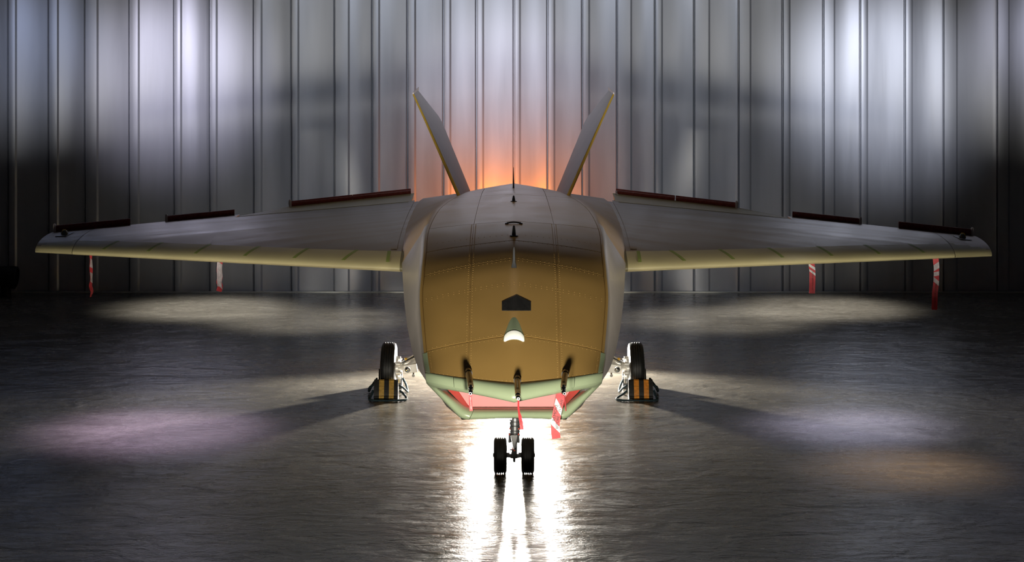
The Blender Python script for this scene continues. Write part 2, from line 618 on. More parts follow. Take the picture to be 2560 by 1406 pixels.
# engine nozzle at the tail
nz = MB().lathe([(0, 0.30), (0.25, 0.27), (0.25, 0.245), (-0.05, 0.25)], (0, 24.86, 1.28), (0, 1, 0), 28, close=True)
nz.build('exhaust_nozzle', 'dark_metal', aircraft, smooth=40)

# deck panels, split at the seams
vcuts = [0.0, 1.0, 2.0 + 0.98, 4.0, 5.0, 6.6, 8.6]


def um(v):                                  # lengthwise seams
    return 0.36 / cr(XE, v) * lin([0, 1, 3, 5, 7, 9], [1.0, 1.0, 1.0, 1.0, 0.92, 0.8], v) * 0.98


GAP = 0.0026
for i in range(len(vcuts) - 1):
    va, vb = vcuts[i], vcuts[i + 1]
    for c in range(3):
        rows = []
        nvv, nu = 10, 14
        for a in range(nvv + 1):
            v = va + (vb - va) * a / nvv
            sp = (top(0, min(NV, v + 0.05)) - top(0, max(0, v - 0.05))).length / 0.1
            v = max(va + 2.2 * GAP / sp, min(vb - 2.2 * GAP / sp, v)) if (a in (0, nvv) and va > 0 or a == nvv) else v
            g = GAP / cr(XE, v)
            m = um(v)
            u0, u1 = [(-US + g, -m - g), (-m + g, m - g), (m + g, US - g)][c]
            rows.append([top(u0 + (u1 - u0) * b / nu, v) for b in range(nu + 1)])
        pn = MB().grid(rows).build('skin_panel', 'bronze', fus, smooth=60)
        if pn.data.polygons[len(pn.data.polygons) // 2].normal.z < 0:
            pn.data.flip_normals()
        solid(pn, 0.006, -1)

# rivets
rv = MB()


def rivet(p, n, r=0.0056):
    n = n.normalized()
    a = Vector((1, 0, 0))
    t = (a - n * a.dot(n)).normalized()
    b = n.cross(t)
    V = [p + (t * math.cos(k * math.pi / 3) + b * math.sin(k * math.pi / 3)) * r - n * 0.001 for k in range(6)] + [p + n * r * 0.6]
    rv.add(V, [(k, (k + 1) % 6, 6) for k in range(6)])


def toprivet(u, v):
    p = top(u, v)
    rivet(p, top(u, v, 0.01) - p)


for sgn in (-1, 1):
    v = 0.08
    while v < 5.0:
        sp = (top(0, v + 0.02) - top(0, v - 0.02)).length / 0.04
        for dx in (-0.018, 0.018):
            toprivet(sgn * (um(v) + dx / cr(XE, v)), v)
        v += 0.032 / sp
for (v0, dvs, stp) in ((0.05, (0,), 0.034), (1.0, (-0.05, 0.045), 0.036), (2.0, (-0.03, 0.03), 0.044), (2.98, (-0.05, 0.05), 0.036), (4.0, (-0.03,), 0.04), (4.3, (0,), 0.05)):
    for dv in dvs:
        x = 0.0
        while x < 0.93:
            for sgn in (-1, 1):
                toprivet(sgn * x, v0 + dv)
            x += stp / 0.77
for sgn in (-1, 1):
    v = 0.1
    while v < 1.0:
        toprivet(sgn * 0.925, v)
        v += 0.07
rvo = rv.build('rivets', 'bronze', fus)
tag(rvo, kind='stuff')

# pale green corner strips along the nose edge
for sgn in (-1, 1):
    rows = []
    for a in range(9):
        v = 0.02 + 0.93 * a / 8
        rows.append([top(sgn * (0.948 + 0.05 * b / 4), v, 0.0025) for b in range(5)])
    s_ = MB().grid(rows).build('edge_strip', 'pale_green', fus, smooth=60)
    solid(s_, 0.002, 0)

# ------------------------------------------------------------------ intake lip
NA, NB, NC = 22, 14, 14


def loop(kind):
    """half loop from top centre round to bottom centre"""
    pts = []
    for k in range(NA):
        a = k / NA
        if kind == 'O':
            pts.append(top(a, 0.0))
        elif kind == 'N':
            pts.append(Vector((0.672 * a, 15.83 + 0.28 * a ** 1.1, 0.778 + 0.078 * a ** 1.1)))
        else:
            pts.append(Vector((0.60 * a, 15.90 + 0.31 * a ** 1.1, 0.742 + 0.055 * a ** 0.8 - 0.006 * math.exp(-(a / 0.3) ** 2))))
    if kind == 'O':
        B = [Vector((0.682, 16.15, 0.917)), Vector((0.682, 16.20, 0.835)), Vector((0.41, 16.38, 0.515)), Vector((0.0, 16.37, 0.532))]
    elif kind == 'N':
        B = [Vector((0.672, 16.11, 0.856)), Vector((0.655, 16.15, 0.820)), Vector((0.395, 16.31, 0.545)), Vector((0.0, 16.30, 0.560))]
    else:
        B = [Vector((0.60, 16.21, 0.797)), Vector((0.585, 16.22, 0.782)), Vector((0.365, 16.42, 0.592)), Vector((0.0, 16.42, 0.592))]
    for k in range(NB):
        t = k / NB
        if t < 0.2:
            pts.append(B[0].lerp(B[1], t / 0.2))
        else:
            pts.append(B[1].lerp(B[2], (t - 0.2) / 0.8))
    for k in range(NC + 1):
        pts.append(B[2].lerp(B[3], k / NC))
    # soften the lower corner
    for _ in range(2):
        q = list(pts)
        for i in range(NA + NB - 2, NA + NB + 3):
            q[i] = pts[i - 1] * 0.25 + pts[i] * 0.5 + pts[i + 1] * 0.25
        pts = q
    return pts


LO, LN, LI = loop('O'), loop('N'), loop('I')
lip_rings = []
for i in range(len(LO)):
    o_, n_, i_ = LO[i], LN[i], LI[i]
    c1 = Vector((o_.x, n_.y + 0.01, o_.z))
    c2 = Vector((i_.x, n_.y, i_.z))
    ring = []
    for k in range(7):
        t = k / 6
        ring.append(o_ * (1 - t) ** 2 + c1 * 2 * t * (1 - t) + n_ * t * t)
    for k in range(1, 6):
        t = k / 5
        ring.append(n_ * (1 - t) ** 2 + c2 * 2 * t * (1 - t) + i_ * t * t)
    ring.append(i_ + Vector((-0.012 * i_.x, 0.75, 0)))
    lip_rings.append(ring)
LN_ = len(lip_rings)
lip = None


def lip_seg(a, z, mirror):
    """lip between loop indices a..z; mirror: None both halves joined, or side sign"""
    R = lip_rings[a:z + 1]
    mir = lambda r: [Vector((-q.x, q.y, q.z)) for q in r]
    if mirror is None:
        if a == 0:
            return [mir(r) for r in R[:0:-1]] + R
        return R + [mir(r) for r in R[-2::-1]]
    return R if mirror > 0 else [mir(r) for r in R]


cutA, cutC = 15, NA + NB + 2
lipmain = None
for (a, z, mrr) in ((0, cutA, None), (cutA, cutC, 1), (cutA, cutC, -1), (cutC, LN_ - 1, None)):
    R = lip_seg(a, z, mrr)
    # hairline joint between neighbouring segments
    R = [list(r) for r in R]
    for (i0, i1) in ((0, 1), (-1, -2)):
        R[i0] = [p.lerp(q, 0.06) for p, q in zip(R[i0], R[i1])]
    o = MB().grid(R).build('intake_lip', 'pale_green', aircraft, smooth=50)
    solid(o, 0.006, 0)

# ------------------------------------------------------------------ wings
def ribbon_rows(side, s0, s1, xa, xb, up, ns=26, nx=8, off=0.0):
    f = lambda q, s: q(s) if callable(q) else q
    return [[wing(s0 + (s1 - s0) * i / ns, f(xa, s0 + (s1 - s0) * i / ns) + (f(xb, s0 + (s1 - s0) * i / ns) - f(xa, s0 + (s1 - s0) * i / ns)) * j / nx, side, up, off) for j in range(nx + 1)] for i in range(ns + 1)]


XL = lambda s: 0.070 + 0.18 * s ** 2.2 + 0.015 * s      # leading-edge joint
HINGE = 0.86
STIP = 0.885


def flapedge(s):
    return HINGE if s < 0.50 else 1.0


for side in (-1, 1):
    # main box: upper + lower skin
    secs = []
    ns = 60
    ss = sorted(set([i / ns * STIP for i in range(ns + 1)] + [0.4999, 0.5001]))
    for s in ss:
        xl, xr = XL(s) + 0.0015, flapedge(s) - (0.003 if s < 0.5 else 0)
        up = [wing(s, xl + (xr - xl) * (k / 16), side, True) for k in range(17)]
        lo = [wing(s, xl + (xr - xl) * (k / 16), side, False) for k in range(16, -1, -1)]
        secs.append(up + lo)
    mb = MB().grid(secs, closed=True)
    n = len(secs[0])
    mb.F.append(tuple(range(n)))
    mb.F.append(tuple(range((len(secs) - 1) * n, len(secs) * n)))
    wg = mb.build('wing', 'wing_skin', aircraft, smooth=40)
    # leading edge
    secs = []
    for i in range(41):
        s = i / 40 * STIP
        xl = XL(s)
        up = [wing(s, xl * (k / 10) ** 2, side, True) for k in range(10, -1, -1)]
        lo = [wing(s, xl * (k / 10) ** 2, side, False) for k in range(1, 11)]
        secs.append(up + lo)
    le = MB().grid(secs).build('leading_edge', 'leading_primer', wg, smooth=60)
    solid(le, 0.004, 0)
    # tip
    secs = []
    for i in range(9):
        s = STIP + 0.002 + (1 - STIP - 0.002) * i / 8
        up = [wing(s, (k / 16) ** 1.6, side, True) for k in range(16, -1, -1)]
        lo = [wing(s, (k / 16) ** 1.6, side, False) for k in range(1, 17)]
        secs.append(up + lo)
    mb = MB().grid(secs)
    n = len(secs[0])
    mb.F.append(tuple(range((len(secs) - 1) * n, len(secs) * n)))
    tip = mb.build('wing_tip', 'leading_primer', wg, smooth=60)
    tip.data.materials.append(M['wing_skin'])
    for p in tip.data.polygons:
        if p.center.y + 20 > wing(STIP, XL(STIP), side).y + 0.05:
            p.material_index = 1
    # flap, trailing edge up a little
    secs = []
    for i in range(21):
        t = i / 20
        sec = []
        for (j, up) in [(k, True) for k in range(6)] + [(k, False) for k in range(5, -1, -1)]:
            f_ = j / 5
            s = 0.02 + (0.495 - 0.02) * t - 0.13 * t * f_
            xi = HINGE + (1 - HINGE) * f_
            q = wing(s, xi, side, up)
            q.z += 0.045 * f_ * (1 - 0.35 * t) + (0.008 if not up else 0.004)
            sec.append(q)
        secs.append(sec)
    mb = MB().grid(secs, closed=True)
    n = len(secs[0])
    mb.F.append(tuple(range(n)))
    mb.F.append(tuple(range((len(secs) - 1) * n, len(secs) * n)))
    mb.build('flap', 'leading_primer', wg, smooth=50)
    # green primer strips across the leading edge
    for s0 in (0.03, 0.14, 0.265, 0.395, 0.53, 0.665, 0.795):
        rows = []
        for k in range(15):
            f_ = k / 14
            xi = XL(s0) * (0.16 + 0.84 * f_)
            sh = -0.030 * f_ if s0 > 0.05 else 0
            ww = 0.0042
            rows.append([wing(s0 + sh - ww, xi, side, True, 0.0035), wing(s0 + sh + ww, xi, side, True, 0.0035)])
        st = MB().grid(rows).build('primer_strip', 'green_tape', wg, smooth=60)
        solid(st, 0.0015, 0)
    # root fairing seam strip
    rows = []
    for k in range(25):
        xi = 0.085 + 0.80 * (k / 24) ** 1.3
        rows.append([wing(0.012, xi, side, True, 0.004), wing(0.028, xi, side, True, 0.004)])
    st = MB().grid(rows).build('root_strip', 'wing_skin', wg, smooth=60)
    solid(st, 0.002, 0)
    # darker fairing piece closing the gap between leading edge and body
    secs = []
    for i in range(5):
        s = -0.035 + 0.0345 * i / 4
        xl = XL(0)
        secs.append([wing(s, xl * (k / 10) ** 2, side, True) for k in range(10, -1, -1)] + [wing(s, xl * (k / 10) ** 2, side, False) for k in range(1, 11)])
    rf = MB().grid(secs).build('root_fairing', 'olive_primer', wg, smooth=60)
    solid(rf, 0.004, 0)
    # tip lamp on its diamond plate
    c = wing(0.945, 0.55, side, True)
    pl = MB()
    dm = [wing(0.945 + a, 0.55 + b, side, True, 0.004) for (a, b) in ((-0.02, 0.12), (0.012, 0.12), (0.02, -0.12), (-0.012, -0.12))]
    pl.prism(dm, (0, 0, 0.004)).build('lamp_plate', 'gear_grey', wg)
    lm = MB().lathe([(0, 0.036), (0.012, 0.036), (0.03, 0.032), (0.045, 0.02), (0.05, 0.004)], c + Vector((0, 0, 0.004)), (0, 0, 1), 20)
    lm.build('wing_lamp', 'lamp_glass', wg, smooth=60)
    lc = MB()
    for k in range(5):
        th = k * 2 * math.pi / 5 + 0.4
        lc.tube([c + Vector((0.037 * math.cos(th), 0.037 * math.sin(th), 0.006)), c + Vector((0.03 * math.cos(th), 0.03 * math.sin(th), 0.042)), c + Vector((0.01 * math.cos(th), 0.01 * math.sin(th), 0.058))], 0.003, 6)
    lc.build('lamp_cage', 'yellow_edge', wg)

# ------------------------------------------------------------------ V tail
KK, SS = 0.06, 0.665


def finpt(px, py, side):
    """where the line of sight meets the fin plane x = xa + SS (z - za) - KK (d - da)"""
    xa, da, za = 0.55, 21.8, 1.83
    ax, az = (AC - px) / F, (py - YH) / F
    # x = ax d ; z = CH - az d
    d = (xa + SS * (CH - za) + KK * da) / (ax + SS * az + KK)
    return Vector((ax * d * side, d, CH - az * d))


for side in (-1, 1):
    dy = 0 if side < 0 else 5
    A = finpt(1153, 490, side)
    B = finpt(1186, 484, side)
    C = finpt(1104, 298, side)
    D = finpt(1047, 226, side)
    E = finpt(1034, 236, side)
    A.z -= 0.06; B.z -= 0.10; B.y += 0.25
    nrm = (B - A).cross(E - A).normalized()
    if nrm.z < 0: nrm = -nrm
    # lens-shaped section: rows from leading to trailing edge
    lead = lambda t: A.lerp(E, t)

    def trail(t):
        return B.lerp(C, t / 0.72) if t < 0.72 else C.lerp(D, (t - 0.72) / 0.28)
    secs = []
    for i in range(17):
        t = i / 16
        th = 0.045 * (1 - 0.75 * t)
        sec = []
        for k in range(9):
            f_ = k / 8
            sec.append(lead(t).lerp(trail(t), 0.05 + 0.95 * f_) + nrm * th * math.sin(math.pi * (0.12 + 0.88 * f_)) ** 0.8 * 0.6)
        for k in range(8, -1, -1):
            f_ = k / 8
            sec.append(lead(t).lerp(trail(t), 0.05 + 0.95 * f_) - nrm * th * math.sin(math.pi * (0.12 + 0.88 * f_)) ** 0.8 * 0.6)
        secs.append(sec)
    mb = MB().grid(secs, closed=True)
    n = len(secs[0])
    mb.F.append(tuple(range(n)))
    mb.F.append(tuple(range((len(secs) - 1) * n, len(secs) * n)))
    fin = mb.build('tail_fin', 'fin_skin', aircraft, smooth=45)
    MB().tube([lead(k / 8).lerp(trail(k / 8), 0.045) for k in range(9)], [0.019 - 0.009 * k / 8 for k in range(9)], 10).build('fin_leading_edge', 'yellow_edge', fin, smooth=60)
    cpp = MB()
    cpp.prism([E - nrm * 0.006, D - nrm * 0.006, D + Vector((-0.0 * side, 0.0, 0.035)) - nrm * 0.006, E + Vector((0, 0, 0.02)) - nrm * 0.006], nrm * 0.014)
    cpp.build('fin_tip_cap', 'clip_white', fin)

# ------------------------------------------------------------------ sensor fairing on the nose
rows = []
prof_k = 18
for (dd, hwid, zt) in ((16.300, 0.103, 1.150), (16.303, 0.103, 1.176), (16.310, 0.102, 1.196), (16.330, 0.100, 1.214), (16.37, 0.097, 1.232), (16.45, 0.092, 1.268), (16.53, 0.086, 1.302), (16.64, 0.080, 1.345)):
    sec = []
    for k in range(prof_k + 1):
        th = math.pi * k / prof_k
        x = -hwid * math.cos(th)
        sec.append(Vector((x, dd + abs(x) * 0.12, 1.02 + (zt - 1.02) * math.sin(th) ** 0.62)))
    rows.append(sec)
fair = MB().grid(rows).build('sensor_fairing', 'pale_green', aircraft, smooth=60)
solid(fair, 0.004, -1)
# white optical window wrapped over the front of the fairing
wrow = []
for r in rows[0:4]:
    wrow.append([r[k] + Vector((0, -0.004, 0.002)) for k in range(4, 15)])
win = MB().grid(wrow).build('sensor_window', 'window_white', fair, smooth=60)
solid(win, 0.002, 0)
# black five-sided plate behind it


def onTop(px, py):
    """deck point under a picture position: bisect v at the column's u"""
    v = 0.0
    best = None
    for _ in range(3):
        lo_, hi_ = 0.0, 7.5
        for _k in range(40):
            m_ = (lo_ + hi_) / 2
            d_ = cr(DC, m_)
            u_ = (px - AC) * d_ / F / cr(XE, m_)
            q = top(u_, m_)
            y_ = YH + (CH - q.z) * F / q.y
            if y_ > py: lo_ = m_
            else: hi_ = m_
        best = (u_, (lo_ + hi_) / 2)
    return best


five = [(1255, 778), (1255, 757), (1291, 740), (1327, 757), (1327, 778)]
uv = [onTop(*q) for q in five]
rows_p = []
for i in range(7):
    t = i / 6
    # between the lower edge and the gable
    row = []
    for j in range(13):
        f_ = j / 12
        px = 1255 + 72 * f_
        ytop = 757 - 17 * (1 - abs(2 * f_ - 1))
        py = 778 + (ytop - 778) * t
        u_, v_ = onTop(px, py)
        row.append(top(u_, v_, 0.005))
    rows_p.append(row)
pt = MB().grid(rows_p).build('access_plate', 'black_plate', aircraft, smooth=60)
solid(pt, 0.006, 0)

# ------------------------------------------------------------------ antennas and ring on the spine
def spine(py):
    u_, v_ = onTop(AC, py)
    return top(0, v_), v_


p, v_ = spine(668)
am = MB()
for_h = [(0.0, 0.030, 0.05), (0.012, 0.022, 0.045), (0.035, 0.013, 0.036), (0.075, 0.009, 0.028), (0.135, 0.0075, 0.022), (0.16, 0.003, 0.012)]
rws = []
for (h, hw, hl) in for_h:
    rws.append([p + Vector((hw * math.cos(a), 0.03 + hl * math.sin(a) + 0.25 * h, h - 0.006)) for a in [k * math.pi / 8 for k in range(16)]])
am.grid(rws, closed=True)
am.F.append(tuple(range(16)))
am.F.append(tuple(range(16 * 5, 16 * 6)))
am.build('blade_antenna', 'gear_grey', aircraft, smooth=60)
for (py, h, r) in ((590, 0.085, 0.016), (504, 0.055, 0.014)):
    p, v_ = spine(py)
    pm = MB().lathe([(-0.01, r * 2.2), (0.004, r * 2.2), (0.008, r * 1.15), (h * 0.6, r * 0.9), (h, r * 0.55), (h + 0.004, 0.002)], p, (0, 0.05, 1), 16)
    pm.build('stub_antenna', 'dark_metal', aircraft, smooth=50)
p, v_ = spine(470)
MB().tube([p + Vector((0, 0, -0.01)), p + Vector((0, 0, 0.10)), p + Vector((0, 0, 0.22))], [0.010, 0.006, 0.003], 8).build('whip_antenna', 'dark_metal', aircraft, smooth=60)
p, v_ = spine(559)
hb = MB()
hb.tube([top(x / cr(XE, v_), v_, 0.008 + 0.004 * math.cos(x / 0.062 * math.pi / 2)) for x in [(-0.062 + 0.124 * k / 10) for k in range(11)]], 0.007, 8)
for sx in (-1, 1):
    q = top(sx * 0.062 / cr(XE, v_), v_)
    hb.box(q + Vector((0, 0, 0.004)), (0.03, 0.05, 0.012))
hb.build('lifting_handle', 'dark_metal', aircraft, smooth=50)

# ------------------------------------------------------------------ air data probes
probes = [((1171, 930, 16.08), (1177, 968, 15.62), (1176, 987, 15.47)),
          ((1293, 948, 15.98), (1294, 985, 15.55), (1295, 999, 15.42)),
          ((1413, 933, 16.08), (1408, 968, 15.62), (1409, 987, 15.47))]
probe_tips = []
for (a, b, c) in probes:
    a, b, c = PA(*a), PA(*b), PA(*c)
    ax = (b - a).normalized()
    ln = (b - a).length
    pb = MB().lathe([(-0.03, 0.024), (ln * 0.72, 0.0225), (ln * 0.74, 0.0225), (ln * 0.99, 0.0215), (ln, 0.018)], a, ax, 24)
    pr = pb.build('air_data_probe', 'probe_bronze', aircraft, smooth=40)
    MB().lathe([(ln * 0.10, 0.0285), (ln * 0.125, 0.0285), (ln * 0.125, 0.022), (ln * 0.10, 0.022)], a, ax, 24, close=True).build('probe_collar', 'black_rubber', pr, smooth=40)
    l2 = (c - b).length
    ax2 = (c - b).normalized()
    MB().lathe([(-0.005, 0.010), (0.006, 0.019), (l2 * 0.25, 0.019), (l2 * 0.3, 0.012), (l2 * 0.5, 0.012), (l2 * 0.55, 0.017), (l2 * 0.72, 0.017), (l2 * 0.78, 0.009), (l2 * 0.98, 0.008), (l2, 0.004)], b, ax2, 20).build('probe_tip', 'chrome', pr, smooth=30)
    MB().lathe([(l2 * 0.33, 0.0135), (l2 * 0.47, 0.0135), (l2 * 0.47, 0.010), (l2 * 0.33, 0.010)], b, ax2, 16, close=True).build('probe_ring', 'dark_metal', pr, smooth=30)
    probe_tips.append(c)


# ------------------------------------------------------------------ landing gear
def tyre_profile(r, wd, grooves, rim):
    h = wd / 2
    pts = [(-h * 0.62, rim), (-h * 0.86, rim + 0.15 * (r - rim)), (-h, rim + 0.45 * (r - rim)), (-h * 0.97, rim + 0.72 * (r - rim)), (-h * 0.84, rim + 0.91 * (r - rim)), (-h * 0.66, r * 0.988)]
    gd, gw = 0.012 * r / 0.2, 0.004
    xs = [h * 0.60 * (2 * (k + 0.5) / grooves - 1) for k in range(grooves)]
    for x in xs:
        rr = r - 0.012 * r * (x / h) ** 2
        pts += [(x - gw, rr), (x - gw * 0.6, rr - gd), (x + gw * 0.6, rr - gd), (x + gw, rr)]
    pts += [(-a, b) for (a, b) in pts[5::-1]]
    return pts


# nose gear
ND = 16.8
ng = MB()
ng.tube([(0.004, ND, 0.16), (0.006, ND, 0.26)], 0.021, 16)
ng.tube([(0.006, ND, 0.25), (0.010, ND, 0.52)], 0.038, 24)
strut = ng.build('nose_gear', 'gear_dark', aircraft, smooth=40)
ol = MB()
for (z0, z1, r) in ((0.425, 0.448, 0.047), (0.392, 0.415, 0.0435), (0.352, 0.380, 0.0445), (0.333, 0.341, 0.046), (0.302, 0.314, 0.042)):
    ol.lathe([(z0, 0.036), (z0, r), (z1, r), (z1, 0.036)], (0.008, ND, 0), (0, 0, 1), 28, close=True)
ol.build('strut_collar', 'gear_grey', strut, smooth=40)
tpb = MB()
tpb.box((0.005, ND + 0.01, 0.462), (0.175, 0.10, 0.016))
tpb.box((-0.045, ND - 0.04, 0.452), (0.06, 0.03, 0.018), Matrix.Rotation(0.25, 3, 'Y'))
tpb.box((0.045, ND - 0.045, 0.463), (0.07, 0.02, 0.022), Matrix.Rotation(0.15, 3, 'Y'))
tpb.tube([(-0.085, ND - 0.05, 0.458), (-0.04, ND - 0.055, 0.464)], 0.007, 10)
tpb.tube([(0.03, ND - 0.055, 0.466), (0.085, ND - 0.05, 0.452)], 0.006, 10)
tpb.build('strut_mount', 'gear_white', strut, smooth=30, bevel=0.003)
# torque link pair and drag rods
tl = MB()
tl.prism([(-0.030, ND - 0.052, 0.318), (0.030, ND - 0.052, 0.318), (0.022, ND - 0.062, 0.225), (0.004, ND - 0.068, 0.205), (-0.004, ND - 0.068, 0.205)], (0, 0.016, 0))
tl.build('upper_torque_link', 'gear_dark', strut, bevel=0.003)
tl = MB()
tl.prism([(-0.030, ND - 0.05, 0.128), (0.030, ND - 0.05, 0.128), (0.012, ND - 0.066, 0.200), (-0.018, ND - 0.066, 0.200)], (0, 0.016, 0))
tl.tube([(-0.034, ND - 0.06, 0.203), (0.02, ND - 0.06, 0.199)], 0.008, 10)
tl.build('lower_torque_link', 'gear_dark', strut, bevel=0.003)
MB().tube([(-0.026, ND - 0.062, 0.31), (-0.004, ND - 0.075, 0.21)], 0.0045, 8).build('brace_rod', 'chrome', strut, smooth=60)
for sx in (-1, 1):
    MB().tube([(sx * 0.036, ND - 0.03, 0.33), (sx * 0.038, ND - 0.03, 0.25)], 0.009, 10).build('side_rod', 'gear_dark', strut, smooth=60)
bl = MB()
for (x, z) in ((-0.038, 0.322), (0.036, 0.322), (-0.034, 0.366), (0.004, 0.196), (-0.012, 0.209), (0.038, 0.366)):
    bl.lathe([(-0.006, 0.0062), (0.003, 0.0062), (0.005, 0.003)], (x, ND - 0.068 if abs(x) < 0.03 else ND - 0.05, z), (0, -1, 0), 10)
tag(bl.build('bolt_heads', 'fastener_red', strut), kind='stuff')
axm = MB()
axm.tube([(-0.17, ND, 0.146), (0.17, ND, 0.146)], 0.016, 16)
axm.box((0.002, ND, 0.146), (0.085, 0.06, 0.032))
axm.tube([(0.002, ND - 0.02, 0.14), (0.002, ND - 0.02, 0.092)], [0.014, 0.009], 12)
for sx in (-1, 1):
    axm.lathe([(-0.012, 0.021), (0.012, 0.021)], (sx * 0.046, ND, 0.146), (1, 0, 0), 14)
axm.build('axle', 'gear_dark', strut, smooth=40)
for sx in (-1, 1):
    c = Vector((sx * 0.110, ND, 0.1425))
    MB().lathe(tyre_profile(0.1465, 0.106, 4, 0.07), c, (1, 0, 0), 64, close=True).build('tyre', 'black_rubber', strut, smooth=35)
    MB().lathe([(-0.034, 0.072), (-0.030, 0.055), (-0.03, 0.02), (-0.05, 0.018), (-0.05, 0.0), (0.05, 0.0), (0.05, 0.018), (0.03, 0.02), (0.03, 0.055), (0.034, 0.072)], c, (1, 0, 0), 32).build('wheel_hub', 'gear_grey', strut, smooth=30)

# main gear, one leg each side
MD, MR = 20.45, 0.247
for sx in (-1, 1):
    tx = sx * (1.222 if sx < 0 else 1.197)
    c = Vector((tx, MD, MR))
    leg = MB()
    leg.tube([(tx - sx * 0.10, MD, MR), (tx - sx * 0.20, MD - 0.02, MR + 0.02), (tx - sx * 0.34, MD - 0.01, MR + 0.13), (tx - sx * 0.62, MD, 0.72)], [0.032, 0.036, 0.034, 0.045], 16)
    leg.box((tx - sx * 0.215, MD - 0.03, MR + 0.0), (0.13, 0.07, 0.085), Matrix.Rotation(sx * 0.15, 3, 'Y'))
    lg = leg.build('main_gear', 'gear_white', aircraft, smooth=35, bevel=0.004)
    tm = MB().lathe(tyre_profile(MR, 0.150, 4, 0.115), c, Vector((1, 0, sx * 0.025)), 80, close=True).build('tyre', 'black_rubber', lg, smooth=35)
    MB().lathe([(-0.05, 0.118), (-0.045, 0.09), (-0.06, 0.05), (-0.078, 0.045), (-0.082, 0.02), (0.082, 0.02), (0.078, 0.045), (0.06, 0.05), (0.045, 0.09), (0.05, 0.118)], c, Vector((1, 0, sx * 0.025)), 36).build('wheel_hub', 'gear_white', lg, smooth=30)
    br = MB()
    for k in range(6):
        a = k * math.pi / 3 + 0.45
        q = c + Vector((-sx * 0.098, 0.085 * math.cos(a), 0.085 * math.sin(a)))
        br.lathe([(-0.022, 0.026), (0.018, 0.026), (0.022, 0.020)], q, (-sx, 0, 0), 14)
        br.tube([q, q + Vector((-sx * 0.034, 0, 0))], 0.009, 8)
    br.lathe([(-0.016, 0.10), (0.010, 0.10), (0.016, 0.04)], c + Vector((-sx * 0.085, 0, 0)), (-sx, 0, 0), 28)
    br.build('brake', 'gear_white', lg, smooth=30)
    kn = MB()
    kn.tube([(tx - sx * 0.11, MD - 0.03, MR + 0.04), (tx - sx * 0.25, MD - 0.05, MR + 0.11), (tx - sx * 0.42, MD - 0.03, MR + 0.30)], 0.017, 12)
    kn.build('side_brace', 'chrome', lg, smooth=60)
    pv = MB()
    pv.lathe([(-0.01, 0.030), (0.012, 0.030), (0.012, 0.018), (0.016, 0.012)], (tx - sx * 0.19, MD - 0.07, MR - 0.004), (0, -1, 0), 18)
    MB().lathe([(-0.02, 0.013), (0.02, 0.013)], (tx - sx * 0.105, MD - 0.05, MR - 0.12), (0, 0, 1), 12).build('brake_fitting', 'chrome', lg, smooth=40)
    tb = MB().tube([(tx - sx * 0.24, MD - 0.04, MR - 0.02), (tx - sx * 0.245, MD - 0.05, MR - 0.07)], 0.012, 10)
    tb.lathe([(-0.02, 0.015), (0.02, 0.015)], (tx - sx * 0.245, MD - 0.05, MR - 0.065), (0, -1, 0), 12)
    tb.build('towing_lug', 'chrome', lg, smooth=40)
    pv.build('pivot_pin', 'chrome', lg, smooth=40)
    hs = MB()
    hs.tube([(tx - sx * 0.175, MD - 0.04, MR + 0.095), (tx - sx * 0.20, MD - 0.05, MR + 0.105), (tx - sx * 0.24, MD - 0.04, MR + 0.13), (tx - sx * 0.30, MD, MR + 0.15)], 0.005, 8)
    hs.build('brake_hose', 'gear_white', lg, smooth=60)
    MB().lathe([(-0.010, 0.010), (0.010, 0.013), (0.014, 0.006)], (tx - sx * 0.172, MD - 0.045, MR + 0.094), (sx, -0.4, -0.3), 12).build('yellow_plug', 'yellow_edge', lg, smooth=40)

# ------------------------------------------------------------------ intake cover
cv = thing('intake_cover', (X0, 16.5, 0.60), 'pink and red cover plugging the chin air intake', 'cover')


def round_poly(pts, r, n=5):
    out = []
    m = len(pts)
    for i in range(m):
        a, b, c = Vector(pts[i - 1]), Vector(pts[i]), Vector(pts[(i + 1) % m])
        p0 = b + (a - b).normalized() * r
        p1 = b + (c - b).normalized() * r
        for k in range(n + 1):
            t = k / n
            out.append(p0 * (1 - t) ** 2 + b * 2 * t * (1 - t) + p1 * t * t)
    return out


front = [Vector((x + X0, 16.445, z)) for (x, z) in ((-0.35, 0.594), (0.35, 0.594), (0.455, 0.75), (-0.455, 0.75))]
fr = round_poly(front, 0.035)
MB().prism(fr, (0, 0.02, 0)).build('cover_face', 'cover_pink', cv)
back = [Vector((x + X0, 16.37, z)) for (x, z) in ((-0.372, 0.594), (0.372, 0.594), (0.545, 0.772), (-0.545, 0.772))]
bk = round_poly(back, 0.035)
MB().grid([[p + Vector((0, 0.012, 0)) for p in fr], bk], closed=True).build('cover_skirt', 'cover_red', cv, smooth=60)


# ------------------------------------------------------------------ trailing-edge guards
def te_point(s, side, flap):
    if flap:
        t = s
        q = wing(0.02 + (0.495 - 0.02) * t - 0.13 * t, 1.0, side, True)
        q.z += 0.045 * (1 - 0.35 * t) + 0.004
    else:
        q = wing(s, 1.0, side, True)
    q.x += X0
    return q


